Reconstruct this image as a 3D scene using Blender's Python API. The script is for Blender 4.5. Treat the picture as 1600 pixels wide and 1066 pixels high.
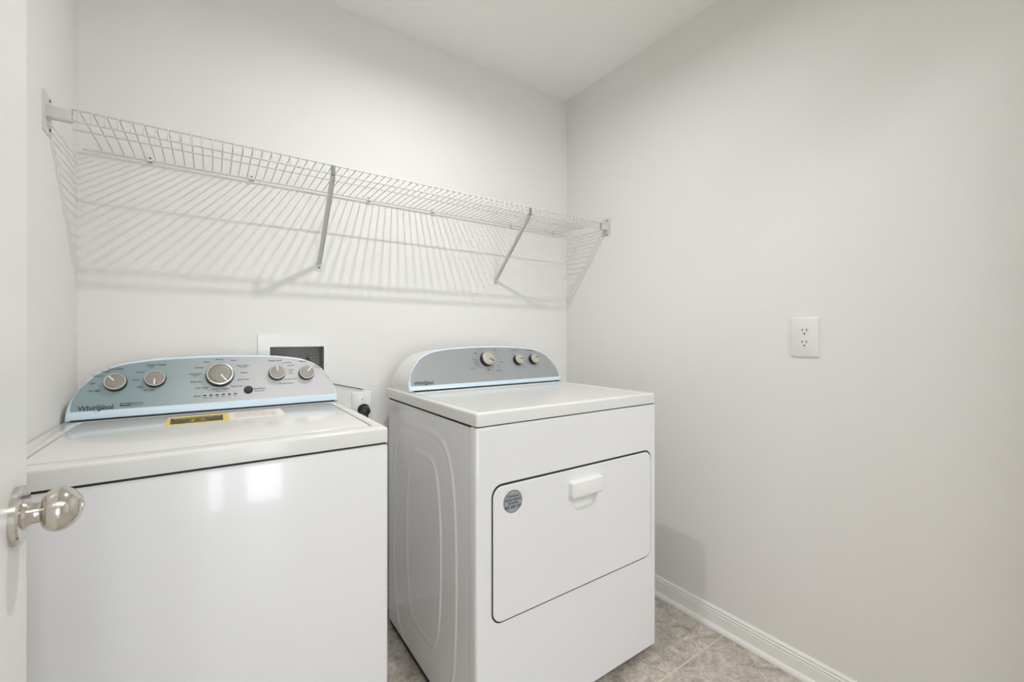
import bpy, bmesh, math, random
from mathutils import Vector, Matrix
random.seed(4)
for o in list(bpy.data.objects): bpy.data.objects.remove(o, do_unlink=True)
SC = bpy.context.scene
COL = SC.collection

# ------------------------------------------------------------------ camera, light, exposure
cam_d = bpy.data.cameras.new('camera'); cam = bpy.data.objects.new('camera', cam_d); COL.objects.link(cam)
cam.location = (0.3267, -1.7909, 1.1341)
cam.rotation_euler = (math.radians(90), 0, math.radians(-34.8388))
cam_d.sensor_width = 36; cam_d.lens = 36*674.79/1600
cam_d.shift_y = (526.39-533)/1600*-1*-1
cam_d.clip_start = 0.01; cam_d.clip_end = 60
SC.camera = cam

LAMP_POS = (0.97, -0.79, 2.285)
LAMP_WATTS = 15.5          # downlight in the laundry room
LAMP_GLOW = 60         # radiance of the small downlight lens in the laundry room
HALL_FILL_WATTS = 52          # unseen fill light added in the hallway
SKY_STRENGTH = 15
SC.view_settings.view_transform = 'Standard'
SC.view_settings.look = 'None'
SC.view_settings.gamma = 1.0
SC.view_settings.use_curve_mapping = False
SC.view_settings.exposure = -0.75
SC.cycles.max_bounces = 14; SC.cycles.diffuse_bounces = 10; SC.cycles.glossy_bounces = 6; SC.cycles.sample_clamp_indirect = 4; SC.cycles.caustics_reflective = False; SC.cycles.caustics_refractive = False

w = bpy.data.worlds.new('daylight'); SC.world = w; w.use_nodes = True
bg = w.node_tree.nodes['Background']; bg.inputs['Color'].default_value = (0.86, 0.93, 1.0, 1); bg.inputs['Strength'].default_value = SKY_STRENGTH

al = bpy.data.lights.new('hall_fill_light', 'AREA'); al.shape = 'RECTANGLE'; al.size = 1.9; al.size_y = 0.7  # added behind the camera to brighten the room through the doorway
al.energy = HALL_FILL_WATTS; al.color = (1.0, 0.998, 0.99)
alo = bpy.data.objects.new('hall_fill_light', al); COL.objects.link(alo); alo.location = (0.95, -2.75, 2.40)
ll = bpy.data.lights.new('laundry_downlight', 'AREA'); ll.shape = 'DISK'; ll.size = .034; ll.energy = LAMP_WATTS; ll.color = (1.0, .995, .985)
llo = bpy.data.objects.new('laundry_downlight', ll); COL.objects.link(llo); llo.location = (LAMP_POS[0], LAMP_POS[1], LAMP_POS[2]-.003)


# ------------------------------------------------------------------ materials
def srgb(r, g, b):
    f = lambda c: (c/255/12.92) if c/255 <= .04045 else ((c/255+.055)/1.055)**2.4
    return (f(r), f(g), f(b), 1)

def mat(name, col, rough=.5, metal=0., coat=0., bump=None, noise=None, emit=None, spec=.5):
    m = bpy.data.materials.new(name); m.use_nodes = True
    nt = m.node_tree; b = nt.nodes['Principled BSDF']
    b.inputs['Base Color'].default_value = col
    b.inputs['Roughness'].default_value = rough
    b.inputs['Metallic'].default_value = metal
    b.inputs['Specular IOR Level'].default_value = spec
    if coat: b.inputs['Coat Weight'].default_value = coat; b.inputs['Coat Roughness'].default_value = .04
    tc = nt.nodes.new('ShaderNodeTexCoord')
    if noise:
        sc, amt = noise
        n = nt.nodes.new('ShaderNodeTexNoise'); n.inputs['Scale'].default_value = sc; n.inputs['Detail'].default_value = 3
        nt.links.new(tc.outputs['Object'], n.inputs['Vector'])
        mx = nt.nodes.new('ShaderNodeMix'); mx.data_type = 'RGBA'
        mx.inputs[6].default_value = tuple(c*(1-amt) for c in col[:3])+(1,)
        mx.inputs[7].default_value = tuple(min(1, c*(1+amt)) for c in col[:3])+(1,)
        nt.links.new(n.outputs['Fac'], mx.inputs[0]); nt.links.new(mx.outputs[2], b.inputs['Base Color'])
    if bump:
        sc, st, dist = bump
        n = nt.nodes.new('ShaderNodeTexNoise'); n.inputs['Scale'].default_value = sc; n.inputs['Detail'].default_value = 2
        nt.links.new(tc.outputs['Object'], n.inputs['Vector'])
        bp = nt.nodes.new('ShaderNodeBump'); bp.inputs['Strength'].default_value = st; bp.inputs['Distance'].default_value = dist
        nt.links.new(n.outputs['Fac'], bp.inputs['Height']); nt.links.new(bp.outputs['Normal'], b.inputs['Normal'])
    if emit:
        b.inputs['Emission Color'].default_value = emit[0]; b.inputs['Emission Strength'].default_value = emit[1]
    return m

M = {}
M['wall'] = mat('greige_wall_paint', srgb(231, 230, 228), .7, bump=(150, .18, .002), noise=(1.3, .012), spec=.3)
M['ceil'] = mat('ceiling_paint', srgb(245, 245, 243), .85, bump=(120, .35, .002), spec=.2)
M['trim'] = mat('semigloss_trim_paint', srgb(238, 238, 236), .3)
M['door'] = mat('door_paint', srgb(232, 232, 230), .32, bump=(60, .1, .001))
M['enamel'] = mat('white_enamel', srgb(230, 230, 231), .17, coat=.3, bump=(26, .06, .003), noise=(3, .004))
M['enamel_top'] = mat('white_enamel_top', srgb(222, 222, 219), .15, spec=.35)
M['plastic'] = mat('white_plastic', srgb(230, 230, 228), .28)
M['hook'] = mat('grey_hook', srgb(128, 130, 132), .5)  # one even mid grey for the brace hooks
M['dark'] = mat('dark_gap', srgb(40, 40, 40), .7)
M['black'] = mat('black_plastic', srgb(18, 18, 19), .3)
M['wire'] = mat('white_vinyl_wire', srgb(214, 214, 210), .35)
M['bracket'] = mat('white_bracket', srgb(212, 212, 210), .4)
M['screw'] = mat('steel_screw', srgb(95, 92, 88), .4, metal=.6)
M['nickel'] = mat('satin_nickel', srgb(214, 209, 202), .13, metal=1., noise=(40, .03))
M['chrome'] = mat('knob_rim', srgb(225, 225, 225), .22, metal=.8)
M['knobcap'] = mat('taupe_brushed_cap', srgb(146, 141, 133), .45, metal=.3)
M['knobcap2'] = mat('pale_brushed_cap', srgb(182, 177, 166), .42, metal=.2)
M['bluefilm'] = mat('pale_blue_film', srgb(208, 228, 241), .22, coat=.3)
M['ink'] = mat('dark_grey_ink', srgb(52, 56, 62), .5)
M['ink_soft'] = mat('soft_grey_ink', srgb(105, 112, 118), .5)
M['whiteink'] = mat('white_ink', srgb(238, 238, 236), .4)
M['yellow'] = mat('yellow_label', srgb(236, 205, 95), .45)
M['label_black'] = mat('label_black', srgb(58, 48, 22), .45)
M['paper'] = mat('white_label', srgb(240, 236, 228), .45)
M['rednk'] = mat('rust_ink', srgb(176, 140, 128), .5)
M['sticker'] = mat('silver_sticker', srgb(170, 178, 184), .3, metal=.5)
M['sticker_rim'] = mat('sticker_rim', srgb(105, 96, 98), .4)
M['recess'] = mat('recess_grey', srgb(170, 167, 164), .6)
M['cord'] = mat('dark_line_grey', srgb(70, 70, 70), .5)
M['brass'] = mat('brass_valve', srgb(120, 105, 85), .4, metal=.7)
M['grout'] = mat('beige_grout', srgb(206, 198, 181), .85, bump=(200, .3, .001))
M['bulb'] = mat('frosted_bulb', (1, 1, 1, 1), .4, emit=((1.0, .99, .975, 1), LAMP_GLOW))
M['lampglow'] = mat('hall_fill_panel', (1, 1, 1, 1), .4, emit=((1, .97, .93, 1), 3))

def face_mat(name, c1, c2, x0, x1):
    """brushed metal face under a film; colour blends from one end to the other"""
    m = mat(name, c1, .38, metal=.35, coat=.25)
    nt = m.node_tree; b = nt.nodes['Principled BSDF']
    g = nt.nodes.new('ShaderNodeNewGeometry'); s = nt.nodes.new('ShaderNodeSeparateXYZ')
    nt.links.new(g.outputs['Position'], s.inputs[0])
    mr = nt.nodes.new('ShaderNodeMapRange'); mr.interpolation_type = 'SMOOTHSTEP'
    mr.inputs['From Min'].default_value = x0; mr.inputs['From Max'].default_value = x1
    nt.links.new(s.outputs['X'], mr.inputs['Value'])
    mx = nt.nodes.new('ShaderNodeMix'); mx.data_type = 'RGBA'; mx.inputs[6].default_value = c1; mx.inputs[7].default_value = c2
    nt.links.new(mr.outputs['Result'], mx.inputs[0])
    n = nt.nodes.new('ShaderNodeTexNoise'); n.inputs['Scale'].default_value = 1; n.inputs['Detail'].default_value = 4
    mp = nt.nodes.new('ShaderNodeMapping'); mp.inputs['Scale'].default_value = (8, 300, 600)
    nt.links.new(g.outputs['Position'], mp.inputs[0]); nt.links.new(mp.outputs[0], n.inputs['Vector'])
    m2 = nt.nodes.new('ShaderNodeMix'); m2.data_type = 'RGBA'; m2.blend_type = 'MULTIPLY'; m2.inputs[0].default_value = .12
    nt.links.new(mx.outputs[2], m2.inputs[6]); nt.links.new(n.outputs['Color'], m2.inputs[7])
    nt.links.new(m2.outputs[2], b.inputs['Base Color'])
    return m
M['face_w'] = face_mat('washer_console_face', srgb(146, 166, 170), srgb(190, 190, 191), .12, .48)  # blue-grey at the left blending to silver at the right
M['face_d'] = face_mat('dryer_console_face', srgb(164, 167, 168), srgb(164, 168, 169), .95, 1.6)

def tile_mat():
    m = mat('stone_look_tile', srgb(168, 160, 150), .55)
    nt = m.node_tree; b = nt.nodes['Principled BSDF']
    g = nt.nodes.new('ShaderNodeNewGeometry')
    n1 = nt.nodes.new('ShaderNodeTexNoise'); n1.inputs['Scale'].default_value = 17; n1.inputs['Detail'].default_value = 8; n1.inputs['Roughness'].default_value = .68; n1.inputs['Distortion'].default_value = .9
    n2 = nt.nodes.new('ShaderNodeTexNoise'); n2.inputs['Scale'].default_value = 85; n2.inputs['Detail'].default_value = 6; n2.inputs['Roughness'].default_value = .7
    v = nt.nodes.new('ShaderNodeTexNoise'); v.inputs['Scale'].default_value = 5; v.inputs['Detail'].default_value = 3; v.inputs['Distortion'].default_value = 3.5
    for n in (n1, n2, v): nt.links.new(g.outputs['Position'], n.inputs['Vector'])
    cr = nt.nodes.new('ShaderNodeValToRGB')
    e = cr.color_ramp.elements
    e[0].position = .3; e[0].color = srgb(148, 143, 134); e[1].position = .68; e[1].color = srgb(228, 220, 209)
    x = cr.color_ramp.elements.new(.5); x.color = srgb(198, 189, 178)
    nt.links.new(n1.outputs['Fac'], cr.inputs[0])
    cr2 = nt.nodes.new('ShaderNodeValToRGB'); cr2.color_ramp.elements[0].position = .36; cr2.color_ramp.elements[0].color = (.55, .55, .54, 1); cr2.color_ramp.elements[1].position = .62; cr2.color_ramp.elements[1].color = (1.0, 1.0, 1.0, 1)
    nt.links.new(n2.outputs['Fac'], cr2.inputs[0])
    m1 = nt.nodes.new('ShaderNodeMix'); m1.data_type = 'RGBA'; m1.blend_type = 'MULTIPLY'; m1.inputs[0].default_value = .65
    nt.links.new(cr.outputs[0], m1.inputs[6]); nt.links.new(cr2.outputs[0], m1.inputs[7])
    cv = nt.nodes.new('ShaderNodeValToRGB'); ce = cv.color_ramp.elements
    ce[0].position = .485; ce[0].color = (1, 1, 1, 1); ce[1].position = .515; ce[1].color = (1, 1, 1, 1)
    q = ce.new(.5); q.color = (.62, .63, .62, 1)
    nt.links.new(v.outputs['Fac'], cv.inputs[0])
    m3 = nt.nodes.new('ShaderNodeMix'); m3.data_type = 'RGBA'; m3.blend_type = 'MULTIPLY'; m3.inputs[0].default_value = .45
    nt.links.new(m1.outputs[2], m3.inputs[6]); nt.links.new(cv.outputs[0], m3.inputs[7])
    nt.links.new(m3.outputs[2], b.inputs['Base Color'])
    bp = nt.nodes.new('ShaderNodeBump'); bp.inputs['Strength'].default_value = .15; bp.inputs['Distance'].default_value = .002
    nt.links.new(n2.outputs['Fac'], bp.inputs['Height']); nt.links.new(bp.outputs['Normal'], b.inputs['Normal'])
    return m
M['tile'] = tile_mat()
M['hallfloor'] = mat('hall_glossy_floor', srgb(172, 166, 158), .30, noise=(6, .1))

# ------------------------------------------------------------------ mesh helpers (world coordinates)
def box(bm, x0, x1, y0, y1, z0, z1, bev=0, seg=2):
    vs = [bm.verts.new(p) for p in ((x0,y0,z0),(x1,y0,z0),(x1,y1,z0),(x0,y1,z0),(x0,y0,z1),(x1,y0,z1),(x1,y1,z1),(x0,y1,z1))]
    fs = [bm.faces.new([vs[i] for i in f]) for f in ((0,3,2,1),(4,5,6,7),(0,1,5,4),(1,2,6,5),(2,3,7,6),(3,0,4,7))]
    if bev:
        es = list({e for f in fs for e in f.edges})
        bmesh.ops.bevel(bm, geom=es, offset=bev, segments=seg, profile=.5, affect='EDGES', clamp_overlap=True)
    return bm

def lathe(bm, prof, origin, axis, seg=32):
    """prof = [(distance along axis, radius)]"""
    a = Vector(axis).normalized(); t = Vector((0,0,1)) if abs(a.z) < .9 else Vector((1,0,0))
    u = a.cross(t).normalized(); v = a.cross(u).normalized(); o = Vector(origin)
    rings = []
    for s, r in prof:
        c = o + a*s
        if r < 1e-6: rings.append([bm.verts.new(c)])
        else: rings.append([bm.verts.new(c + (u*math.cos(2*math.pi*k/seg) + v*math.sin(2*math.pi*k/seg))*r) for k in range(seg)])
    for A, B in zip(rings, rings[1:]):
        for k in range(seg):
            k2 = (k+1) % seg
            if len(A) == 1 and len(B) == 1: continue
            if len(A) == 1: bm.faces.new((A[0], B[k], B[k2]))
            elif len(B) == 1: bm.faces.new((A[k], A[k2], B[0]))
            else: bm.faces.new((A[k], A[k2], B[k2], B[k]))
    for R in (rings[0], rings[-1]):
        if len(R) > 1: bm.faces.new(R)
    bmesh.ops.recalc_face_normals(bm, faces=bm.faces)
    return bm

def tube(bm, pts, r, seg=8, cap=True):
    P = [Vector(p) for p in pts]; rings = []
    prev = None
    for i, p in enumerate(P):
        d = (P[min(i+1, len(P)-1)] - P[max(i-1, 0)]).normalized()
        if prev is None:
            t = Vector((0,0,1)) if abs(d.z) < .9 else Vector((1,0,0))
            u = d.cross(t).normalized()
        else:
            u = (prev - d*prev.dot(d)).normalized()
        prev = u; v = d.cross(u)
        rings.append([bm.verts.new(p + (u*math.cos(2*math.pi*k/seg)+v*math.sin(2*math.pi*k/seg))*r) for k in range(seg)])
    for A, B in zip(rings, rings[1:]):
        for k in range(seg): bm.faces.new((A[k], A[(k+1)%seg], B[(k+1)%seg], B[k]))
    if cap: bm.faces.new(rings[0]); bm.faces.new(rings[-1])
    bmesh.ops.recalc_face_normals(bm, faces=bm.faces)
    return bm

def prism(bm, poly, fn, d0, d1, bev=0):
    """poly 2-D points; fn(a, b, depth) -> 3-D; solid between depths d0 and d1"""
    A = [bm.verts.new(fn(a, b, d0)) for a, b in poly]; B = [bm.verts.new(fn(a, b, d1)) for a, b in poly]
    fs = [bm.faces.new(A), bm.faces.new(B)]
    n = len(poly)
    for k in range(n): fs.append(bm.faces.new((A[k], A[(k+1)%n], B[(k+1)%n], B[k])))
    bmesh.ops.recalc_face_normals(bm, faces=fs)
    if bev: bmesh.ops.bevel(bm, geom=list(fs[1].edges), offset=bev, segments=3, profile=.5, affect='EDGES')
    return bm

def rrect(x0, x1, y0, y1, r, n=6):
    out = []
    for cx, cy, a0 in ((x1-r, y1-r, 0), (x0+r, y1-r, 90), (x0+r, y0+r, 180), (x1-r, y0+r, 270)):
        for k in range(n+1):
            a = math.radians(a0 + 90*k/n); out.append((cx+r*math.cos(a), cy+r*math.sin(a)))
    return out

def plate(bm, x0, x1, y0, y1, fn, depth, r=.003):
    rings = [[bm.verts.new(fn(a, b, d)) for a, b in rrect(x0+i, x1-i, y0+i, y1-i, r, 3)] for i, d in ((0, 0), (0, depth*.45), (.0012, depth*.8), (.003, depth))]
    n = len(rings[0])
    for A, B in zip(rings, rings[1:]):
        for k in range(n): bm.faces.new((A[k], A[(k+1)%n], B[(k+1)%n], B[k]))
    bm.faces.new(rings[-1]); bm.faces.new(rings[0]); bmesh.ops.recalc_face_normals(bm, faces=bm.faces)
    return bm

def cut(o, bm):
    me = bpy.data.meshes.new('cutter'); bm.to_mesh(me); bm.free()
    c = bpy.data.objects.new('cutter', me); COL.objects.link(c)
    c.location = -world_loc(o) + world_loc(o)
    md = o.modifiers.new('cut', 'BOOLEAN'); md.operation = 'DIFFERENCE'; md.object = c; md.solver = 'EXACT'
    dg = bpy.context.evaluated_depsgraph_get(); dg.update()
    new = bpy.data.meshes.new_from_object(o.evaluated_get(dg))
    o.modifiers.remove(md); old = o.data; o.data = new
    for p in new.polygons: p.use_smooth = abs(p.normal.y) < .99
    bpy.data.objects.remove(c, do_unlink=True); bpy.data.meshes.remove(old)

def nb(): return bmesh.new()

def world_loc(o):
    v = Vector((0,0,0))
    while o is not None: v = v + o.location; o = o.parent
    return v

def obj(name, bm, m, parent=None, smooth=False, origin=None, bevel=0, bseg=2):
    """link bm (world coordinates) as one mesh object; origin defaults to its own centre"""
    if origin is None:
        n = max(1, len(bm.verts)); c = Vector((0,0,0))
        for v in bm.verts: c += v.co
        origin = c/n
    origin = Vector(origin)
    bmesh.ops.translate(bm, vec=-origin, verts=bm.verts)
    me = bpy.data.meshes.new(name); bm.to_mesh(me); bm.free()
    me.materials.append(m if not isinstance(m, str) else M[m])
    if smooth:
        for p in me.polygons: p.use_smooth = True
        me.set_sharp_from_angle(angle=math.radians(smooth if smooth is not True else 40))
    o = bpy.data.objects.new(name, me); COL.objects.link(o)
    if parent is not None:
        o.parent = parent; o.location = origin - world_loc(parent)
    else: o.location = origin
    if bevel:
        md = o.modifiers.new('bevel', 'BEVEL'); md.width = bevel; md.segments = bseg; md.limit_method = 'ANGLE'; md.angle_limit = math.radians(40)
    return o

def copy_part(o, loc_delta, parent):
    c = o.copy(); COL.objects.link(c); c.parent = parent; c.location = o.location + Vector(loc_delta); return c

def tag(o, label, cat, group=None):
    o['label'] = label; o['category'] = cat
    if group: o['group'] = group
    return o

def thing(name, label, cat, loc, group=None):
    o = bpy.data.objects.new(name, None); COL.objects.link(o); o.location = loc; o.empty_display_size = .05
    return tag(o, label, cat, group)

def struct(name, bm, m, **k):
    o = obj(name, bm, m, **k); o['kind'] = 'structure'; return o

def text_into(bm, s, size, fn, a, b, align='CENTER', bold=0., sx=1., depth=.0003, spacing=1.):
    """flat lettering; fn(a, b, depth) maps the surface to 3-D; (a, b) is the middle of the text"""
    cu = bpy.data.curves.new('lettering', 'FONT'); cu.body = s; cu.size = size; cu.align_x = align; cu.align_y = 'CENTER'
    cu.offset = bold; cu.space_character = spacing; cu.resolution_u = 3
    to = bpy.data.objects.new('lettering_tmp', cu); COL.objects.link(to)
    dg = bpy.context.evaluated_depsgraph_get(); dg.update()
    me = bpy.data.meshes.new_from_object(to.evaluated_get(dg))
    vs = [bm.verts.new(fn(a + v.co.x*sx, b + v.co.y, depth)) for v in me.vertices]
    for p in me.polygons:
        try: bm.faces.new([vs[i] for i in p.vertices])
        except ValueError: pass
    bpy.data.objects.remove(to, do_unlink=True); bpy.data.curves.remove(cu); bpy.data.meshes.remove(me)
    return bm

# ------------------------------------------------------------------ room shell
W, H, FY = 1.941, 2.44, -1.76
bm = nb()   # back wall with the opening for the washer box
ox0, ox1, oz0, oz1 = .497, .688, .985, 1.101
box(bm, -.10, ox0, 0, .12, 0, H+.1); box(bm, ox1, W+.10, 0, .12, 0, H+.1)
box(bm, ox0, ox1, 0, .12, 0, oz0); box(bm, ox0, ox1, 0, .12, oz1, H+.1); box(bm, ox0, ox1, .09, .12, oz0, oz1)
struct('wall_back', bm, 'wall')
struct('wall_left', box(nb(), -.10, 0, FY-.12, 0, 0, H+.1), 'wall')
struct('wall_right', box(nb(), W, W+.10, FY-.12, 0, 0, H+.1), 'wall')
DX0, DX1, DZ = .185, 1.72, 2.04  # opening widened so more frontal fill light comes in
bm = nb(); box(bm, 0, DX0, FY-.12, FY, 0, H+.1); box(bm, DX1, W, FY-.12, FY, 0, H+.1); box(bm, DX0, DX1, FY-.12, FY, DZ, H+.1)
struct('wall_front', bm, 'wall')
struct('ceiling', box(nb(), -.10, W+.10, FY, .12, H, H+.1), 'ceil')

fl = struct('floor', box(nb(), -.10, W+.10, FY-.12, .12, -.06, -.0008), 'grout')
T = .457; TX = .655; G = .0024
proto = obj('tile', box(nb(), -T/2+G, T/2-G, -T/2+G, T/2-G, -.008, 0, .0012, 1), 'tile', fl, origin=(0,0,0))
first = True
for i in range(0, 4):
    for j in range(0, 5):
        cx = 1.327 + TX - TX*i - TX/2; cy = -.903 + T*2 - T*j - T/2 + 0
        x0, x1 = max(cx-TX/2+G, 0.001), min(cx+TX/2-G, W-.001); y0, y1 = max(cy-T/2+G, FY-.11), min(cy+T/2-G, -.001)
        if x1-x0 < .004 or y1-y0 < .02: continue
        obj('tile', box(nb(), x0, x1, y0, y1, -.008, 0, .0012, 1), 'tile', fl)
bpy.data.objects.remove(proto, do_unlink=True)

def baseboard(name, fn, L0, L1):
    prof = [(0,0),(.021,0),(.021,.004),(.0195,.010),(.016,.0155),(.0115,.019),(.0110,.022),(.0105,.056),(.0085,.060),(.0105,.064),(.0105,.067),(.0075,.070),(.0090,.074),(.0090,.077),(.004,.083),(0,.083)]
    bm = nb(); A = [bm.verts.new(fn(d, z, L0)) for d, z in prof]; B = [bm.verts.new(fn(d, z, L1)) for d, z in prof]
    n = len(prof)
    for k in range(n): bm.faces.new((A[k], A[(k+1)%n], B[(k+1)%n], B[k]))
    bm.faces.new(A); bm.faces.new(B); bmesh.ops.recalc_face_normals(bm, faces=bm.faces)
    struct(name, bm, 'trim', smooth=25)
baseboard('baseboard_right', lambda d, z, l: (W-d, l, z), FY, -.0005)
baseboard('baseboard_left', lambda d, z, l: (d, l, z), FY, -.0005)
baseboard('baseboard_back', lambda d, z, l: (l, -d, z), .022, W-.022)

# doorway casing
struct('trim_1', box(nb(), DX1, DX1+.06, FY, FY+.012, 0, DZ+.06, .002), 'trim')
struct('trim_2', box(nb(), .13, DX1, FY, FY+.011, DZ, DZ+.06, .002), 'trim')
bm = nb(); box(bm, DX0-.001, DX0+.004, FY-.12, FY, 0, DZ); box(bm, DX1-.004, DX1+.001, FY-.12, FY, 0, DZ); box(bm, DX0, DX1, FY-.12, FY, DZ-.004, DZ+.001)
struct('trim_3', bm, 'trim')

# hallway behind the camera: white walls, glossy floor, three tall windows to the daylight
HY = -5.2
struct('floor', box(nb(), -1.6, 3.0, HY-.1, FY-.12, -.06, 0), 'hallfloor')
struct('ceiling', box(nb(), -1.6, 3.0, HY-.1, FY-.12, 2.44, 2.5), 'ceil')
struct('wall_left', box(nb(), -1.7, -1.6, HY-.1, FY-.12, 0, 2.5), 'wall')
struct('wall_right', box(nb(), 3.0, 3.1, HY-.1, FY-.12, 0, 2.5), 'wall')
bm = nb(); box(bm, -1.6, -.10, FY-.16, FY-.12, 0, 2.5); box(bm, W+.10, 3.0, FY-.16, FY-.12, 0, 2.5)
struct('wall_front', bm, 'wall')
wins = [(-.25, -.05), (.20, .44), (.72, 1.32)]
bm = nb(); xs = [-1.6]+[v for a in wins for v in a]+[3.0]
for k in range(0, len(xs), 2): box(bm, xs[k], xs[k+1], HY-.1, HY, 0, 2.5)
for a, b in wins: box(bm, a, b, HY-.1, HY, 0, .12); box(bm, a, b, HY-.1, HY, 2.1, 2.5)
struct('wall_back', bm, 'wall')
for k, (a, b) in enumerate(wins):
    bm = nb()
    box(bm, a, a+.025, HY-.07, HY-.03, .12, 2.1); box(bm, b-.025, b, HY-.07, HY-.03, .12, 2.1)
    box(bm, a, b, HY-.07, HY-.03, .12, .145); box(bm, a, b, HY-.07, HY-.03, 2.075, 2.1); box(bm, a, b, HY-.065, HY-.035, 1.2, 1.225)
    struct('window_%d' % (k+1), bm, 'trim')
pl = thing('ceiling_light', 'added unseen fill light panel on the hallway ceiling', 'light', (.95, -2.75, 2.41))
bm = nb(); box(bm, -.02, 1.92, -3.12, -2.38, 2.412, 2.44, .004); obj('housing', bm, 'plastic', pl)

# ------------------------------------------------------------------ laundry room ceiling lamp (above the frame)
lt = thing('ceiling_light', 'small round downlight hanging from the laundry room ceiling', 'light', (LAMP_POS[0], LAMP_POS[1], H))
lx, ly, lz = LAMP_POS
obj('canopy', lathe(nb(), [(0, .085), (.012, .085), (.022, .06), (.03, .025)], (lx, ly, H), (0,0,-1)), 'plastic', lt, smooth=True)
obj('socket', lathe(nb(), [(0, .009), (H-lz-.03-.006, .009)], (lx, ly, H-.03), (0,0,-1), 20), 'plastic', lt, smooth=True)
obj('lens', lathe(nb(), [(0, .017), (.008, .017), (.008, .0)], (lx, ly, lz+.006), (0,0,-1), 24), 'bulb', lt)

# ------------------------------------------------------------------ the open door with its egg knob
PH = math.radians(3.6)
hx, hy = .141 + .695*math.sin(PH), -1.055 - .695*math.cos(PH)
door = bpy.data.objects.new('door_1', None); COL.objects.link(door); door.location = (hx, hy, 0); door.rotation_euler = (0, 0, PH)
door['kind'] = 'structure'; door['label'] = 'white panelled door standing open at the left edge'
def dpart(name, bm, m, parent=None, **k):
    me_parent = parent or door
    o = obj(name, bm, m, None, **k)
    o.parent = me_parent
    if parent is not None: o.location = o.location - parent.location
    return o
DW, DT, DH = .747, .035, 2.02
st = .115
dpart('stile', box(nb(), -DT, 0, DW-st, DW, .012, DH, .0015), 'door')
dpart('stile', box(nb(), -DT, 0, 0, st, .012, DH, .0015), 'door')
for z0, z1 in ((.012, .24), (.80, 1.05), (1.86, DH)): dpart('rail', box(nb(), -DT, 0, st, DW-st, z0, z1, .001), 'door')
for z0, z1 in ((.24, .80), (1.05, 1.86)):
    bm = nb(); box(bm, -DT+.008, -.008, st, DW-st, z0, z1); box(bm, -DT+.003, -.003, st+.05, DW-st-.05, z0+.05, z1-.05, .004, 3)
    dpart('panel', bm, 'door')
for z in (.25, 1.1, 1.85): dpart('hinge', lathe(nb(), [(0, .006), (.09, .006)], (.004, -.004, z-.045), (0,0,1), 16), 'nickel', smooth=True)
KY, KZ = .695, .927
kn = dpart('door_knob', lathe(nb(), [(.008,.0145),(.011,.0140),(.0135,.0122),(.0205,.0120),(.0212,.0150),(.0225,.0185),(.0250,.0215),(.0290,.0242),(.0335,.0256),(.0385,.0256),(.0435,.0240),(.0480,.0210),(.0520,.0165),(.0545,.0125),(.0555,.0095),(.0558,.0)], (0, KY, KZ), (1,0,0), 48), 'nickel', smooth=60)
kn['label'] = 'shiny egg shaped nickel door knob'
dpart('rosette', lathe(nb(), [(0,.0335),(.0055,.0335),(.0075,.0315),(.0078,.018),(.0105,.0165),(.0105,0)], (0, KY, KZ), (1,0,0), 48), 'nickel', parent=kn, smooth=30)
dpart('privacy_button', lathe(nb(), [(.054,.0062),(.0562,.006),(.0570,.004),(.0570,0)], (0, KY, KZ), (1,0,0), 24), 'nickel', parent=kn, smooth=30)

# ------------------------------------------------------------------ wire shelf
shelf = thing('wire_shelf', 'long white ventilated wire shelf fixed across the back wall above both machines', 'shelf', (.97, 0, 1.68))
YL, YB, YM = -.300, -.013, -.165
ZT = 1.696
def rail(name, x0, x1, y, z, r): obj(name, tube(nb(), [(x0, y, z), (x1, y, z)], r, 10), 'wire', shelf, smooth=True)
rail('front_rail', .045, 1.915, YL, ZT-.002, .0026)
rail('front_rail', .044, 1.915, YL, ZT-.030, .0026)
rail('middle_rail', .022, 1.905, YM, ZT-.0045, .0022)
rail('back_rail', .014, 1.928, YB, ZT-.0045, .0030)
bm = nb(); x0 = .056
tube(bm, [(x0, YB+.001, ZT+.001), (x0, YL-.001, ZT+.001), (x0, YL-.0035, ZT-.001), (x0, YL-.0035, ZT-.032)], .0017, 6)
w0 = obj('wire', bm, 'wire', shelf, smooth=60)
k = 1
while x0 + .0249*k < 1.905:
    copy_part(w0, (.0249*k, 0, 0), shelf); k += 1
def screw(bm_parent, p, axis, r=.0035):
    return obj('screw', lathe(nb(), [(0, r), (.001, r), (.0018, r*.6), (.0018, 0)], p, axis, 14), 'screw', bm_parent, smooth=30)
# end brackets on the side walls
for s, xw in ((1, 0.0), (-1, W)):
    bm = nb()
    yc0, yc1 = (-.327, -.262) if s == 1 else (-.322, -.270)
    pz0, pz1 = (1.624, 1.720) if s == 1 else (1.634, 1.722)
    pl_ = [(yc0, pz0+.003), (yc0+.003, pz0), (yc1-.003, pz0), (yc1, pz0+.003), (yc1, pz1-.003), (yc1-.003, pz1), (yc0+.003, pz1), (yc0, pz1-.003)]
    prism(bm, pl_, lambda a, b, d: (xw + s*d, a, b), 0.0, .0022)
    br = obj('end_bracket', bm, 'bracket', shelf)
    bm = nb(); L = .046
    xa, xb = sorted((xw + s*.002, xw + s*L))
    box(bm, xa, xb, YL-.0075, YL-.0060, ZT-.0325, ZT-.006)
    box(bm, xa, xb, YL-.0075, YL+.006, ZT-.0345, ZT-.033)
    box(bm, xa, xb, YL+.0045, YL+.006, ZT-.036, ZT-.004)
    obj('arm', bm, 'bracket', br)
    bm = nb(); box(bm, *sorted((xw+s*.002, xw+s*.010)), YL-.001, YL+.001, pz0+.018, ZT-.0345); obj('gusset', bm, 'bracket', br)
    ym = -.296 if s == 1 else -.300
    for z in (1.711, 1.640): screw(br, (xw + s*.0022, -.277 if s == 1 else -.301, z), (s, 0, 0), .0036)
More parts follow.
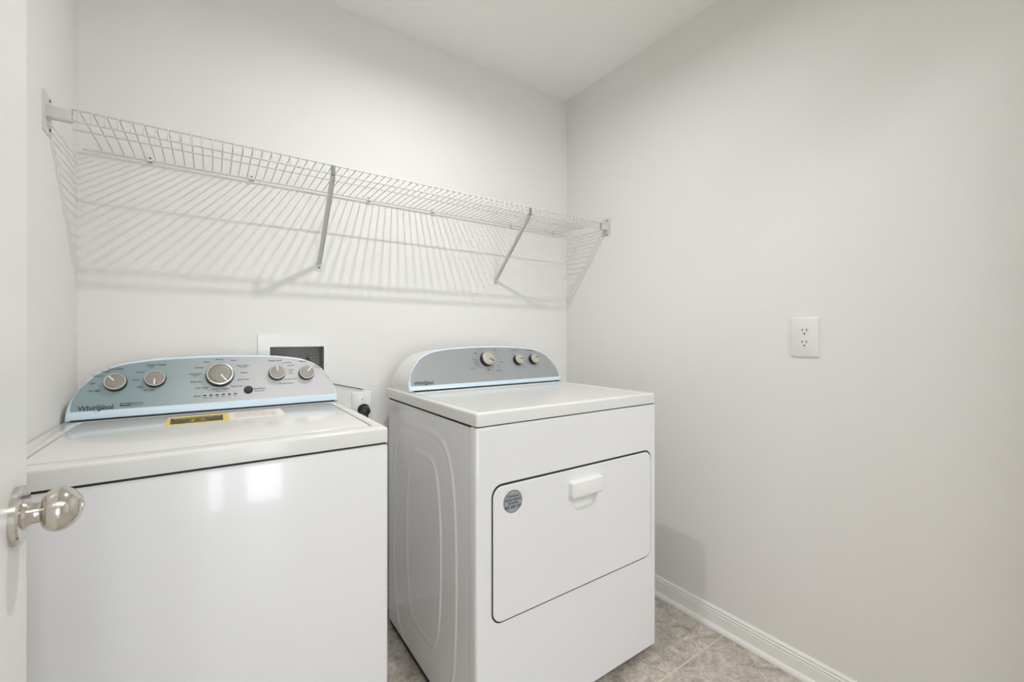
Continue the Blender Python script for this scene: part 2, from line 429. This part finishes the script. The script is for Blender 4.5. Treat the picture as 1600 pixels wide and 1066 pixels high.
# diagonal braces
for xt, xf in ((.653, .667), (1.459, 1.474)):
    bm = nb()
    A = Vector((xt, YL+.004, ZT-.034)); B = Vector((xf, -.004, 1.417))
    d = (B-A).normalized(); u = Vector((1,0,0)); u = (u - d*u.dot(d)).normalized(); n = d.cross(u)
    hw, th = .0075, .0012
    def strip(bm, P, Q, o1, o2, t1, t2):
        vs = [bm.verts.new(X + u*a + n*t) for X in (P, Q) for a, t in ((o1, t1), (o2, t1), (o2, t2), (o1, t2))]
        for f in ((0,1,2,3), (7,6,5,4), (0,4,5,1), (1,5,6,2), (2,6,7,3), (3,7,4,0)): bm.faces.new([vs[i] for i in f])
    strip(bm, A, B, -hw, hw, -th, th); strip(bm, A, B, -hw, -hw+.0015, -th, .007); strip(bm, A, B, hw-.0015, hw, -th, .007)
    bmesh.ops.recalc_face_normals(bm, faces=bm.faces)
    b = obj('support_brace', bm, 'bracket', shelf)
    obj('foot', prism(nb(), rrect(xf-.0105, xf+.0105, 1.386, 1.424, .004, 3), lambda a, z, dd: (a, -dd, z), 0, .0018), 'bracket', b)
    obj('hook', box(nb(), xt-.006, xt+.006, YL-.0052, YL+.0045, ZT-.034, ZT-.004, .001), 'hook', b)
    screw(b, (xf, -.0018, 1.400), (0, -1, 0), .0032)
# wall clips
for x in (.167, .444, .854, 1.137, 1.561, 1.843):
    bm = nb()
    prism(bm, rrect(x-.0075, x+.0075, ZT-.012, ZT+.016, .004, 3), lambda a, z, d: (a, -d, z), 0, .003)
    box(bm, x-.006, x+.006, -.018, 0, ZT-.0105, ZT-.0085); box(bm, x-.006, x+.006, -.018, -.0165, ZT-.0105, ZT-.001)
    c = obj('wall_clip', bm, 'plastic', shelf)
    screw(c, (x, -.003, ZT+.007), (0, -1, 0), .0027)

# ------------------------------------------------------------------ outlets
def receptacle(root, x_of, cy, cz, s):
    """x_of(along, z, depth) -> world"""
    pts = []
    R = .0172; hh = .0142
    for k in range(33):
        a = 2*math.pi*k/32
        pts.append((R*math.cos(a), max(-hh, min(hh, R*math.sin(a)))))
    pts = pts[:-1]
    q = obj('receptacle', prism(nb(), [(cy+a, cz+b) for a, b in pts], x_of, .004, .0068), 'plastic', root)
    for dy, hh2 in ((-.0063, .0040), (.0063, .0034)):
        obj('slot', prism(nb(), rrect(cy+dy*s-.0012, cy+dy*s+.0012, cz+.0045-hh2, cz+.0045+hh2, .0003, 1), x_of, .0066, .0071), 'black', q)
    obj('slot', prism(nb(), [(cy+.0026*math.cos(t*math.pi/6), cz-.0078+.0026*math.sin(t*math.pi/6)) for t in range(12)], x_of, .0066, .0071), 'black', q)
out = thing('wall_outlet', 'white duplex wall outlet alone on the right wall', 'outlet', (W, -1.1715, 1.1325))
fR = lambda a, b, d: (W-d, a, b)
obj('cover_plate', plate(nb(), -1.2130, -1.1300, 1.0670, 1.1980, fR, .0062), 'plastic', out, smooth=30)
receptacle(out, fR, -1.1715, 1.1325+.0195, 1); receptacle(out, fR, -1.1715, 1.1325-.0195, 1)
obj('screw', lathe(nb(), [(0,.003),(.0008,.003),(.0011,0)], (W-.0058, -1.1715, 1.1325), (-1,0,0), 14), 'plastic', out)

# dryer/washer plug outlet between the machines
o2 = thing('wall_outlet', 'white single outlet plate with black plug behind the washer corner', 'outlet', (.8275, 0, .852))
fB = lambda a, b, d: (a, -d, b)
obj('cover_plate', plate(nb(), .788, .867, .794, .910, fB, .006), 'plastic', o2, smooth=30)
obj('socket', prism(nb(), [(.834+.024*math.cos(t*math.pi/12), .838+.024*math.sin(t*math.pi/12)) for t in range(24)], fB, .005, .009), 'black', o2)
obj('screw', lathe(nb(), [(0,.0024),(.001,.0024),(.0013,0)], (.829, -.006, .880), (0,-1,0), 12), 'screw', o2)
pg = thing('power_plug', 'black power plug and cord in the outlet between the two machines', 'plug', (.834, -.012, .838))
obj('plug_head', lathe(nb(), [(0,.0185),(.012,.0195),(.026,.018),(.034,.0135),(.036,0)], (.836, -.009, .836), (0,-1,0), 24), 'black', pg, smooth=True)
cp = [(.836, -.040, .830), (.837, -.052, .80), (.835, -.055, .72), (.82, -.05, .62), (.79, -.05, .53), (.75, -.05, .49), (.72, -.035, .49), (.69, -.022, .53)]
def catmull(P, n=6):
    P = [Vector(p) for p in P]; P = [2*P[0]-P[1]]+P+[2*P[-1]-P[-2]]; out = []
    for i in range(1, len(P)-2):
        for k in range(n):
            t = k/n
            out.append(.5*((2*P[i]) + (P[i+1]-P[i-1])*t + (2*P[i-1]-5*P[i]+4*P[i+1]-P[i+2])*t*t + (3*P[i]-P[i-1]-3*P[i+1]+P[i+2])*t**3))
    return out + [P[-2]]
obj('cord', tube(nb(), catmull(cp), .0045, 8), 'black', pg, smooth=True)
tag(obj('dark_line', tube(nb(), [(.660, -.004, .972), (.729, -.004, .9465), (.833, -.004, .9195)], .0016, 8), 'cord', smooth=True),  # thin dark line on the wall, built as a slim tube
    'thin dark line along the wall from behind the washer towards the plug', 'wire')

# washer supply box
sb = thing('washer_supply_box', 'white recessed washer hookup box with valve behind the washer console', 'utility box', (.593, 0, 1.04))
bm = nb(); fo = (.463, .723, .950, 1.142)
for a in ((fo[0], ox0+.004, fo[2], fo[3]), (ox1-.004, fo[1], fo[2], fo[3]), (ox0+.004, ox1-.004, oz1-.004, fo[3]), (ox0+.004, ox1-.004, fo[2], oz0+.004)):
    box(bm, a[0], a[1], -.005, 0, a[2], a[3])
bmesh.ops.remove_doubles(bm, verts=bm.verts, dist=1e-5)
obj('frame', bm, 'plastic', sb)
bm = nb()
box(bm, ox0+.0005, ox0+.003, -.002, .0890, oz0+.0005, oz1-.0005); box(bm, ox1-.003, ox1-.0005, -.002, .0890, oz0+.0005, oz1-.0005)
box(bm, ox0+.0005, ox1-.0005, .085, .0890, oz0+.0005, oz1-.0005); box(bm, ox0+.0005, ox1-.0005, -.002, .0890, oz1-.003, oz1-.0005); box(bm, ox0+.0005, ox1-.0005, -.002, .0890, oz0+.0005, oz0+.003)
obj('recess', bm, 'recess', sb)
v = obj('valve', lathe(nb(), [(0,.009),(.03,.009),(.031,.006),(.045,.006)], (.645, .084, 1.048), (0,-1,0), 20), 'brass', sb, smooth=30)
obj('handle', box(nb(), .632, .664, .034, .042, 1.048, 1.060, .003), 'brass', v)

# ------------------------------------------------------------------ appliances
PROF = [(1.0, 0.0), (1.0, .10), (.995, .20), (.975, .33), (.95, .43), (.91, .57), (.862, .70), (.80, .79), (.732, .86), (.66, .905), (.56, .94), (.45, .966), (.30, .985), (.15, .996), (0, 1.0)]
def outline(cx, a, hgt, inset=0, bottom=0):
    """arched console outline in face coordinates (x, t)"""
    P = [(cx - (a-inset)*u, bottom + (hgt-inset-bottom)*h) for u, h in PROF]
    return P + [(2*cx-x, t) for x, t in reversed(P[:-1])]

def console(root, cx, a, hgt, y0, z0, slope, yb, face_mat_, blue_bottom, rim):
    c = math.sqrt(1+slope*slope)
    fn = lambda x, t, d: (x, y0 + slope*t/c - d/c, z0 + t/c + d*slope/c)
    out_ = outline(cx, a, hgt); n = len(out_)
    # housing: from the wall side to just behind the face
    bm = nb()
    rear = [(x, yb, z0 - .004 + t*.90) for x, t in outline(cx, a-.006, hgt)]
    mid = [fn(x, t, -.012) for x, t in outline(cx, a+.0005, hgt+.0005)]
    R = [bm.verts.new(p) for p in rear]; F = [bm.verts.new(p) for p in mid]
    for k in range(n): bm.faces.new((R[k], R[(k+1)%n], F[(k+1)%n], F[k]))
    bm.faces.new(R); bm.faces.new(F); bmesh.ops.recalc_face_normals(bm, faces=bm.faces)
    hs = obj('console', bm, 'plastic', root, smooth=30)
    # blue film rim
    bm = nb(); inn = outline(cx, a, hgt, rim, blue_bottom)
    o1 = [bm.verts.new(fn(x, t, -.012)) for x, t in outline(cx, a+.0006, hgt+.0006)]
    o2_ = [bm.verts.new(fn(x, t, -.003)) for x, t in out_]
    o3 = [bm.verts.new(fn(x, t, 0)) for x, t in outline(cx, a, hgt, .003, .002)]
    o4 = [bm.verts.new(fn(x, t, 0)) for x, t in inn]
    o5 = [bm.verts.new(fn(x, t, -.002)) for x, t in inn]
    for A, B in ((o1, o2_), (o2_, o3), (o3, o4), (o4, o5)):
        for k in range(n): bm.faces.new((A[k], A[(k+1)%n], B[(k+1)%n], B[k]))
    bmesh.ops.recalc_face_normals(bm, faces=bm.faces)
    obj('film_rim', bm, 'bluefilm', hs, smooth=50)['label'] = 'pale blue protective film rim'
    fp = obj('face_panel', prism(nb(), outline(cx, a, hgt, rim-.001, blue_bottom-.001), fn, -.006, -.001), face_mat_, hs)
    return hs, fn, fp

def dial(root, fn, x, t, r, hgt, ang, cap, pointer='whiteink', skirt=1.08, label=None):
    o = Vector(fn(x, t, -.001)); ax = (Vector(fn(x, t, 1)) - Vector(fn(x, t, 0))).normalized()
    kb = obj('knob', lathe(nb(), [(0, r*skirt), (.003, r*skirt), (hgt*.6, r*1.02), (hgt-.003, r*1.0), (hgt-.003, 0)], o, ax, 40), 'black', root, smooth=40)
    if label: kb['label'] = label
    obj('rim_ring', lathe(nb(), [(hgt-.003, r*1.0), (hgt-.0005, r*.985), (hgt, r*.95), (hgt, r*.88), (hgt-.0012, r*.86), (hgt-.0012, 0)], o, ax, 40), 'chrome' if cap == 'knobcap' else cap, kb, smooth=30)
    obj('cap', lathe(nb(), [(hgt-.0013, r*.86), (hgt-.0004, r*.845), (hgt+.0003, r*.6), (hgt+.0005, 0)], o, ax, 40), cap, kb, smooth=60)
    ca, sa = math.cos(math.radians(ang)), math.sin(math.radians(ang))
    hw = r*.045 + .0004
    pts = [(.12*r, -hw), (.84*r, -hw), (.84*r, hw), (.12*r, hw)]
    obj('pointer', prism(nb(), [(x + p*ca - q*sa, t + p*sa + q*ca) for p, q in pts], fn, hgt-.001, hgt+.0009), pointer, kb)
    return kb

def top_with_pit(bm, x0, x1, y0, y1, z0, z1, px0, px1, py0, py1, depth, bo=.007, bi=.0015):
    o = [(x0,y0),(x1,y0),(x1,y1),(x0,y1)]; p = [(px0,py0),(px1,py0),(px1,py1),(px0,py1)]
    A = [bm.verts.new((x,y,z0)) for x,y in o]; B = [bm.verts.new((x,y,z1)) for x,y in o]
    C_ = [bm.verts.new((x,y,z1)) for x,y in p]; D = [bm.verts.new((x,y,z1-depth)) for x,y in p]
    bm.faces.new(A); bm.faces.new(D)
    outer, inner = [], []
    for k in range(4):
        j = (k+1) % 4
        bm.faces.new((A[k],A[j],B[j],B[k])); bm.faces.new((B[k],B[j],C_[j],C_[k])); bm.faces.new((C_[k],C_[j],D[j],D[k]))
        outer += [bm.edges.get((B[k], B[j])), bm.edges.get((A[k], B[k]))]; inner.append(bm.edges.get((C_[k], C_[j])))
    bmesh.ops.recalc_face_normals(bm, faces=bm.faces)
    bmesh.ops.bevel(bm, geom=outer, offset=bo, segments=4, profile=.5, affect='EDGES')
    bmesh.ops.bevel(bm, geom=[e for e in inner if e.is_valid], offset=bi, segments=2, profile=.5, affect='EDGES')
    return bm

def wordmark(root, fn, x0, x1, t, size):
    bm = nb(); text_into(bm, 'Whirlpool', size, fn, (x0+x1)/2, t, bold=size*.012, sx=(x1-x0)/(size*4.05))
    # swoosh ring crossing the word
    cx = x0 + (x1-x0)*.56; n = 28; A = []; B = []
    L = x1-x0
    for k in range(n):
        a = math.radians(-150 + 275*k/(n-1)); wd = .0006 + .0012*math.sin(math.pi*k/(n-1))*L/.067
        ex, ey = math.cos(a), math.sin(a); rx, ry = L*.20, L*.115; rot = math.radians(22)
        def pp(rx, ry): X, Y = rx*ex, ry*ey; return (cx + X*math.cos(rot)-Y*math.sin(rot), t-.001+X*math.sin(rot)+Y*math.cos(rot))
        p1, p2 = pp(rx, ry), pp(rx-wd*.9, ry-wd*.9)
        A.append(bm.verts.new(fn(*p1, .0005))); B.append(bm.verts.new(fn(*p2, .0005)))
    for k in range(n-1): bm.faces.new((A[k], A[k+1], B[k+1], B[k]))
    return obj('wordmark', bm, 'ink', root)

def printing(root, name, fn, items, m='ink', sx=1.0):
    bm = nb()
    for s, x, t, size in items: text_into(bm, s, size, fn, x, t, bold=size*.008, sx=sx)
    o = obj(name, bm, m, root); o['kind'] = 'stuff'; return o

# ---- washer
wx0, wx1, wyf, wyb = .004, .692, -.723, -.045
wash = thing('washing_machine', 'white top load washing machine at left with five dials on its console', 'washing machine', (.35, -.38, 0))
bm = nb(); box(bm, wx0, wx1, wyf, wyb, .020, .866, .010, 4)
obj('cabinet', bm, 'enamel', wash, smooth=35)
obj('seam', box(nb(), wx0+.006, wx1-.006, wyf+.005, wyb-.004, .862, .874), 'dark', wash)
bm = nb(); top_with_pit(bm, wx0-.001, wx1-.001, wyf-.001, wyb, .8705, .908, .042, .662, -.684, -.215, .007)
obj('top_panel', bm, 'enamel_top', wash, smooth=40)
obj('lid_seam', box(nb(), .0425, .6615, -.6835, -.2155, .9011, .9035), 'recess', wash)
lid = obj('lid', box(nb(), .0475, .6565, -.679, -.220, .902, .9095, .003, 3), 'enamel_top', wash, smooth=40)
bm = nb(); box(bm, .33, .37, -.6815, -.6785, .9055, .9090)
for x in (.07, .62):
    for y in (-.66, -.11): obj('foot', lathe(nb(), [(0,.016),(.02,.014)], (x, y, .001), (0,0,1), 16), 'black', wash, smooth=30)
bm.free()
fL = lambda a, b, d: (a, b, .9095+d)
# energy label (yellow) and paper label (white) on the lid
el = obj('energy_label', prism(nb(), rrect(.229, .366, -.403, -.268, .002, 2), fL, .0001, .0007), 'yellow', lid)
bm = nb(); prism(bm, [(.240, -.391), (.353, -.391), (.353, -.293), (.236, -.293)], fL, .0007, .0009)
obj('black_band', bm, 'label_black', el)
bm = nb(); text_into(bm, 'ENERGYGUIDE', .019, fL, .296, -.307, bold=.0004, sx=.85, depth=.0012)
for r_, (s, z) in enumerate((('Clothes Washer', .010), ('Estimated Yearly Energy Cost', .008), ('$ 9', .026), ('105 kWh', .014))):
    text_into(bm, s, z, fL, .296, (-.323, -.333, -.352, -.375)[r_], depth=.0012)
obj('lettering', bm, 'yellow', el)['kind'] = 'stuff'
pb = obj('paper_label', prism(nb(), rrect(.3665, .503, -.401, -.266, .002, 2), fL, .0001, .0006), 'paper', lid)
bm = nb()
text_into(bm, 'IMPORTANT', .013, fL, .425, -.285, bold=.0002, depth=.0009)
for k in range(7): text_into(bm, 'Read all instructions before using', .0075, fL, .432, -.300-.011*k, depth=.0009)
obj('lettering', bm, 'rednk', pb)['kind'] = 'stuff'

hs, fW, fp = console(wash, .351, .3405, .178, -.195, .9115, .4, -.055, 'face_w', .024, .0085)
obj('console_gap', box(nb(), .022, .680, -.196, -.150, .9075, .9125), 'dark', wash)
wk = [(.106, .100, .0235, .018, 132, 'dial with its pointer at upper left'), (.192, .105, .0235, .018, -93, 'dial with its pointer straight down'),
      (.349, .109, .0350, .021, -55, 'largest dial in the middle'), (.507, .108, .0235, .018, 92, 'dial with its pointer straight up'), (.597, .104, .0235, .018, 50, 'rightmost dial')]
for x, t, r, h, an, lb in wk: dial(hs, fW, x, t, r, h, an, 'knobcap', label=lb)
o = Vector(fW(.424, .057, -.001)); ax = Vector(fW(0,0,1))-Vector(fW(0,0,0))
obj('start_button', lathe(nb(), [(0,.0125),(.003,.0125),(.0045,.011),(.0038,0)], o, ax, 28), 'black', hs, smooth=30)
for k in range(6):
    x = .310 + .0157*k
    obj('status_light', prism(nb(), rrect(x-.0042, x+.0042, .0455, .0485, .0008, 2), fW, -.002, .0002), 'black', hs)
wordmark(hs, fW, .035, .104, .031, .0195)
obj('badge', prism(nb(), [(.118,.0315),(.1405,.0315),(.1405,.0400),(.118,.0400)], fW, -.002, .0001), 'ink', hs)
bm = nb()
for a in ((.1405,.166,.0315,.0321), (.1405,.166,.0394,.0400), (.1654,.166,.0315,.0400)): prism(bm, [(a[0],a[2]),(a[1],a[2]),(a[1],a[3]),(a[0],a[3])], fW, -.002, .0001)
text_into(bm, 'TECHNOLOGY', .0042, fW, .1532, .0358, sx=.9)
obj('badge_outline', bm, 'ink_soft', hs)
bm = nb(); text_into(bm, 'COMMERCIAL', .0042, fW, .1293, .0358, sx=.8, depth=.0006); obj('badge_lettering', bm, 'whiteink', hs)
printing(hs, 'dial_titles', fW, [('Soil Level', .104, .1415, .0085), ('Water Temp', .193, .150, .0085), ('Water Level', .503, .1535, .0078), ('Options', .590, .1485, .0078),
   ('Start/Pause', .455, .059, .0072), ('What to Expect', .351, .0655, .0068), ('Status', .292, .0465, .0068)])
printing(hs, 'dial_lettering', fW, [('Heavy', .084, .1345, .0068), ('Normal', .068, .122, .0068), ('Light', .058, .102, .0068), ('Ex Light', .064, .080, .0068),
   ('Hot', .181, .1435, .006), ('Warm', .157, .129, .0068), ('Cool', .149, .106, .0068), ('Cold', .158, .084, .0068), ('Tap Cold', .178, .0745, .0068),
   ('Normal', .348, .1625, .0062), ('Heavy', .315, .155, .0062), ('Delicates', .296, .137, .0062), ('Deep Water', .287, .117, .0062), ('Wash', .287, .111, .0055), ('Bulky Items', .290, .092, .0062),
   ('Drain & Spin', .303, .0715, .0062), ('after each cycle', .353, .0585, .0045), ('Colors', .385, .158, .0062), ('Clean Washer', .410, .1395, .006), ('with affresh', .411, .1335, .0045),
   ('Whites', .413, .115, .0066), ('Quick Wash', .411, .0925, .0062), ('Rinse & Spin', .393, .0712, .0062), ('Hold to cancel', .455, .051, .0045),
   ('Auto Sensing', .537, .1450, .0055), ('Deep Fill', .549, .1345, .0055), ('2nd Rinse', .549, .118, .0045), ('Fabric', .549, .112, .0045), ('Softener', .549, .106, .0045),
   ('Deep Water Wash', .546, .0855, .0052), ('Add Garment here', .533, .072, .0055), ('On', .628, .140, .0055), ('Pre Soak', .634, .131, .0055), ('Extra Rinse', .634, .1235, .0045)]
   + [(s, .310+.0157*k, .0405, .0040) for k, s in enumerate(('Sensing', 'Soak', 'Wash', 'Rinse', 'Spin', 'Locked'))], m='ink')

# ---- dryer
dx0, dx1, dyf, dyb = .896, 1.643, -.808, -.120
dry = thing('clothes_dryer', 'white front load clothes dryer at right with tilt down door and round silver sticker', 'clothes dryer', (1.27, -.46, 0))
# front panel with rounded vertical edges and an opening for the door
bm = nb(); box(bm, dx0, dx1, dyf, dyf+.040, .026, .893, .008, 4)
fpanel = obj('front_panel', bm, 'enamel', dry, smooth=35)
obj('cabinet', box(nb(), dx0+.006, dx1-.002, dyf+.0405, dyb, .030, .889), 'enamel', dry)
# embossed left side panel
def smooth01(a, b, v):
    v = max(0, min(1, (v-a)/(b-a))); return v*v*(3-2*v)
def barrel(y, z, yc, hw, zc, hh, bul, n=5.0):
    w_ = hw*(1 + bul*(1-((z-zc)/hh)**2)) if abs(z-zc) < hh else hw
    q = (abs((y-yc)/w_)**n + abs((z-zc)/hh)**n)**(1/n)
    return (1-q)*hw
bm = nb(); NY, NZ = 260, 110; grid = []
ys0, ys1, zs0, zs1 = dyf+.0415, dyb, .030, .889
for j in range(NZ+1):
    row = []
    for i in range(NY+1):
        y = ys0 + (ys1-ys0)*i/NY; z = zs0 + (zs1-zs0)*j/NZ
        h = .0045*smooth01(-.0025, .0025, barrel(y, z, -.435, .235, .43, .405, .10)) - .0035*smooth01(-.0025, .0025, barrel(y, z, -.435, .227, .43, .397, .105))
        h += .0045*smooth01(-.0025, .0025, barrel(y, z, -.455, .115, .45, .300, .22)) - .0035*smooth01(-.0025, .0025, barrel(y, z, -.455, .108, .45, .293, .22))
        edge = min(i, NY-i, j, NZ-j)
        row.append(bm.verts.new((dx0+.0045 - (h if edge > 0 else 0), y, z)))
    grid.append(row)
for j in range(NZ):
    for i in range(NY): bm.faces.new((grid[j][i], grid[j+1][i], grid[j+1][i+1], grid[j][i+1]))
bmesh.ops.recalc_face_normals(bm, faces=bm.faces)
for f in bm.faces:
    if f.normal.x > 0: f.normal_flip()
obj('side_panel', bm, 'enamel', dry, smooth=180)
obj('seam', box(nb(), dx0+.006, dx1-.006, dyf+.005, dyb, .886, .900), 'dark', dry)
bm = nb(); top_with_pit(bm, dx0+.001, dx1-.005, dyf-.001, -.095, .8965, .9325, .925, 1.605, -.785, -.32, .0025)
obj('top_panel', bm, 'enamel_top', dry, smooth=40)
for x in (.935, 1.605):
    for y in (-.76, -.16): obj('foot', lathe(nb(), [(0,.017),(.03,.014)], (x, y, .001), (0,0,1), 16), 'black', dry, smooth=30)
obj('gap_shade', box(nb(), dx0+.008, dx1-.012, dyf+.02, dyb-.004, .010, .0295), 'dark', dry)  # dark block standing in for the shade in the gap beneath the dryer
# door
fD = lambda a, b, d: (a, dyf-d, b)
gap = obj('door_gap', prism(nb(), rrect(.9435, 1.6145, .3545, .7335, .034, 8), fD, -.001, .0004), 'dark', dry)
dd = obj('door', prism(nb(), rrect(.9475, 1.6105, .3585, .7275, .031, 8), fD, -.001, .0042, .0030), 'enamel', dry, smooth=35)
dd['label'] = 'wide tilt down door with a pocket handle'
# handle: flange, grip block and dished pocket below
hn = obj('handle', prism(nb(), rrect(1.218, 1.353, .6435, .6945, .009, 5), fD, .0038, .0230, .006), 'plastic', dd, smooth=35)
pk = [(1.2335,.655),(1.3380,.655),(1.3380,.626),(1.3355,.613),(1.329,.604),(1.318,.598),(1.305,.5960),(1.267,.5960),(1.253,.598),(1.243,.604),(1.236,.613),(1.2335,.626)]
cxp, czp = 1.2857, .632
for tgt in (dd, fpanel, gap):
    cut(tgt, prism(nb(), pk, fD, -.022, .01))
bm = nb(); rings = []
for s_, d_ in ((1.0,.0045),(.985,.0030),(.95,-.006),(.88,-.013),(.76,-.016)): rings.append([bm.verts.new(fD(cxp+(a-cxp)*s_, czp+(b-czp)*s_, d_)) for a, b in pk])
for A, B in zip(rings, rings[1:]):
    for k in range(len(pk)): bm.faces.new((A[k], A[(k+1)%len(pk)], B[(k+1)%len(pk)], B[k]))
bm.faces.new(rings[-1]); bmesh.ops.recalc_face_normals(bm, faces=bm.faces)
obj('pocket', bm, 'plastic', hn, smooth=50)
# sticker
sx_, sz_, sr = 1.0110, .6790, .0315
circ = lambda r: [(sx_+r*math.cos(t*math.pi/24), sz_+r*math.sin(t*math.pi/24)) for t in range(48)]
sk = obj('round_sticker', prism(nb(), circ(sr), fD, .0038, .0046), 'sticker_rim', dd); sk['label'] = 'round silver sticker with dark lines of text'
obj('sticker_face', prism(nb(), circ(sr*.93), fD, .0044, .0048), 'sticker', sk)
bm = nb()
for s, z, b, sx2 in (('Whirlpool', .0105, .0150, .95), ('Performance', .0105, .0055, 1.0), ('Quality', .0105, -.0035, 1.15), ('800 688 200', .0115, -.0150, .95)):
    text_into(bm, s, z, fD, sx_, sz_+b, bold=.0002, sx=sx2, depth=.0050)
obj('lettering', bm, 'ink', sk)['kind'] = 'stuff'

hd, fK, fp2 = console(dry, 1.274, .362, .172, -.305, .9365, .4, -.110, 'face_d', .018, .0075)
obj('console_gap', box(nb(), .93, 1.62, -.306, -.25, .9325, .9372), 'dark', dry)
for x, t, r, h, an, lb in ((1.262, .112, .0290, .022, -35, 'largest dial'), (1.418, .104, .0215, .020, 8, 'middle small dial'), (1.502, .104, .0215, .020, 32, 'right small dial')):
    dial(hd, fK, x, t, r, h, an, 'knobcap2', pointer='ink', label=lb)
wordmark(hd, fK, .935, 1.008, .028, .0195)
printing(hd, 'dial_titles', fK, [('Temperature', 1.412, .150, .0070), ('Wrinkle Guard', 1.493, .1475, .0065), ('Auto', 1.240, .1575, .0060), ('Timed Dry', 1.312, .0615, .0068), ('Off', 1.259, .066, .0075)])
printing(hd, 'dial_lettering', fK, [('Heavy', 1.214, .142, .006), ('Duty', 1.216, .136, .005), ('Normal', 1.204, .113, .006), ('Less Dry', 1.207, .103, .0052), ('More Dry', 1.211, .095, .0052), ('Delicates', 1.213, .087, .0052),
   ('Automatic', 1.189, .0775, .0058), ('Dry', 1.193, .0715, .0045), ('Energy', 1.226, .0775, .0050), ('Fluff', 1.312, .155, .0062), ('Air', 1.312, .149, .005), ('10', 1.262, .159, .006), ('60', 1.316, .135, .0052), ('50', 1.322, .122, .0052),
   ('40', 1.324, .110, .0052), ('Touch Up', 1.334, .098, .0052), ('20', 1.317, .086, .0052), ('10', 1.310, .074, .0052), ('High', 1.452, .100, .0050), ('On', 1.520, .143, .005), ('Low', 1.398, .132, .0045)])
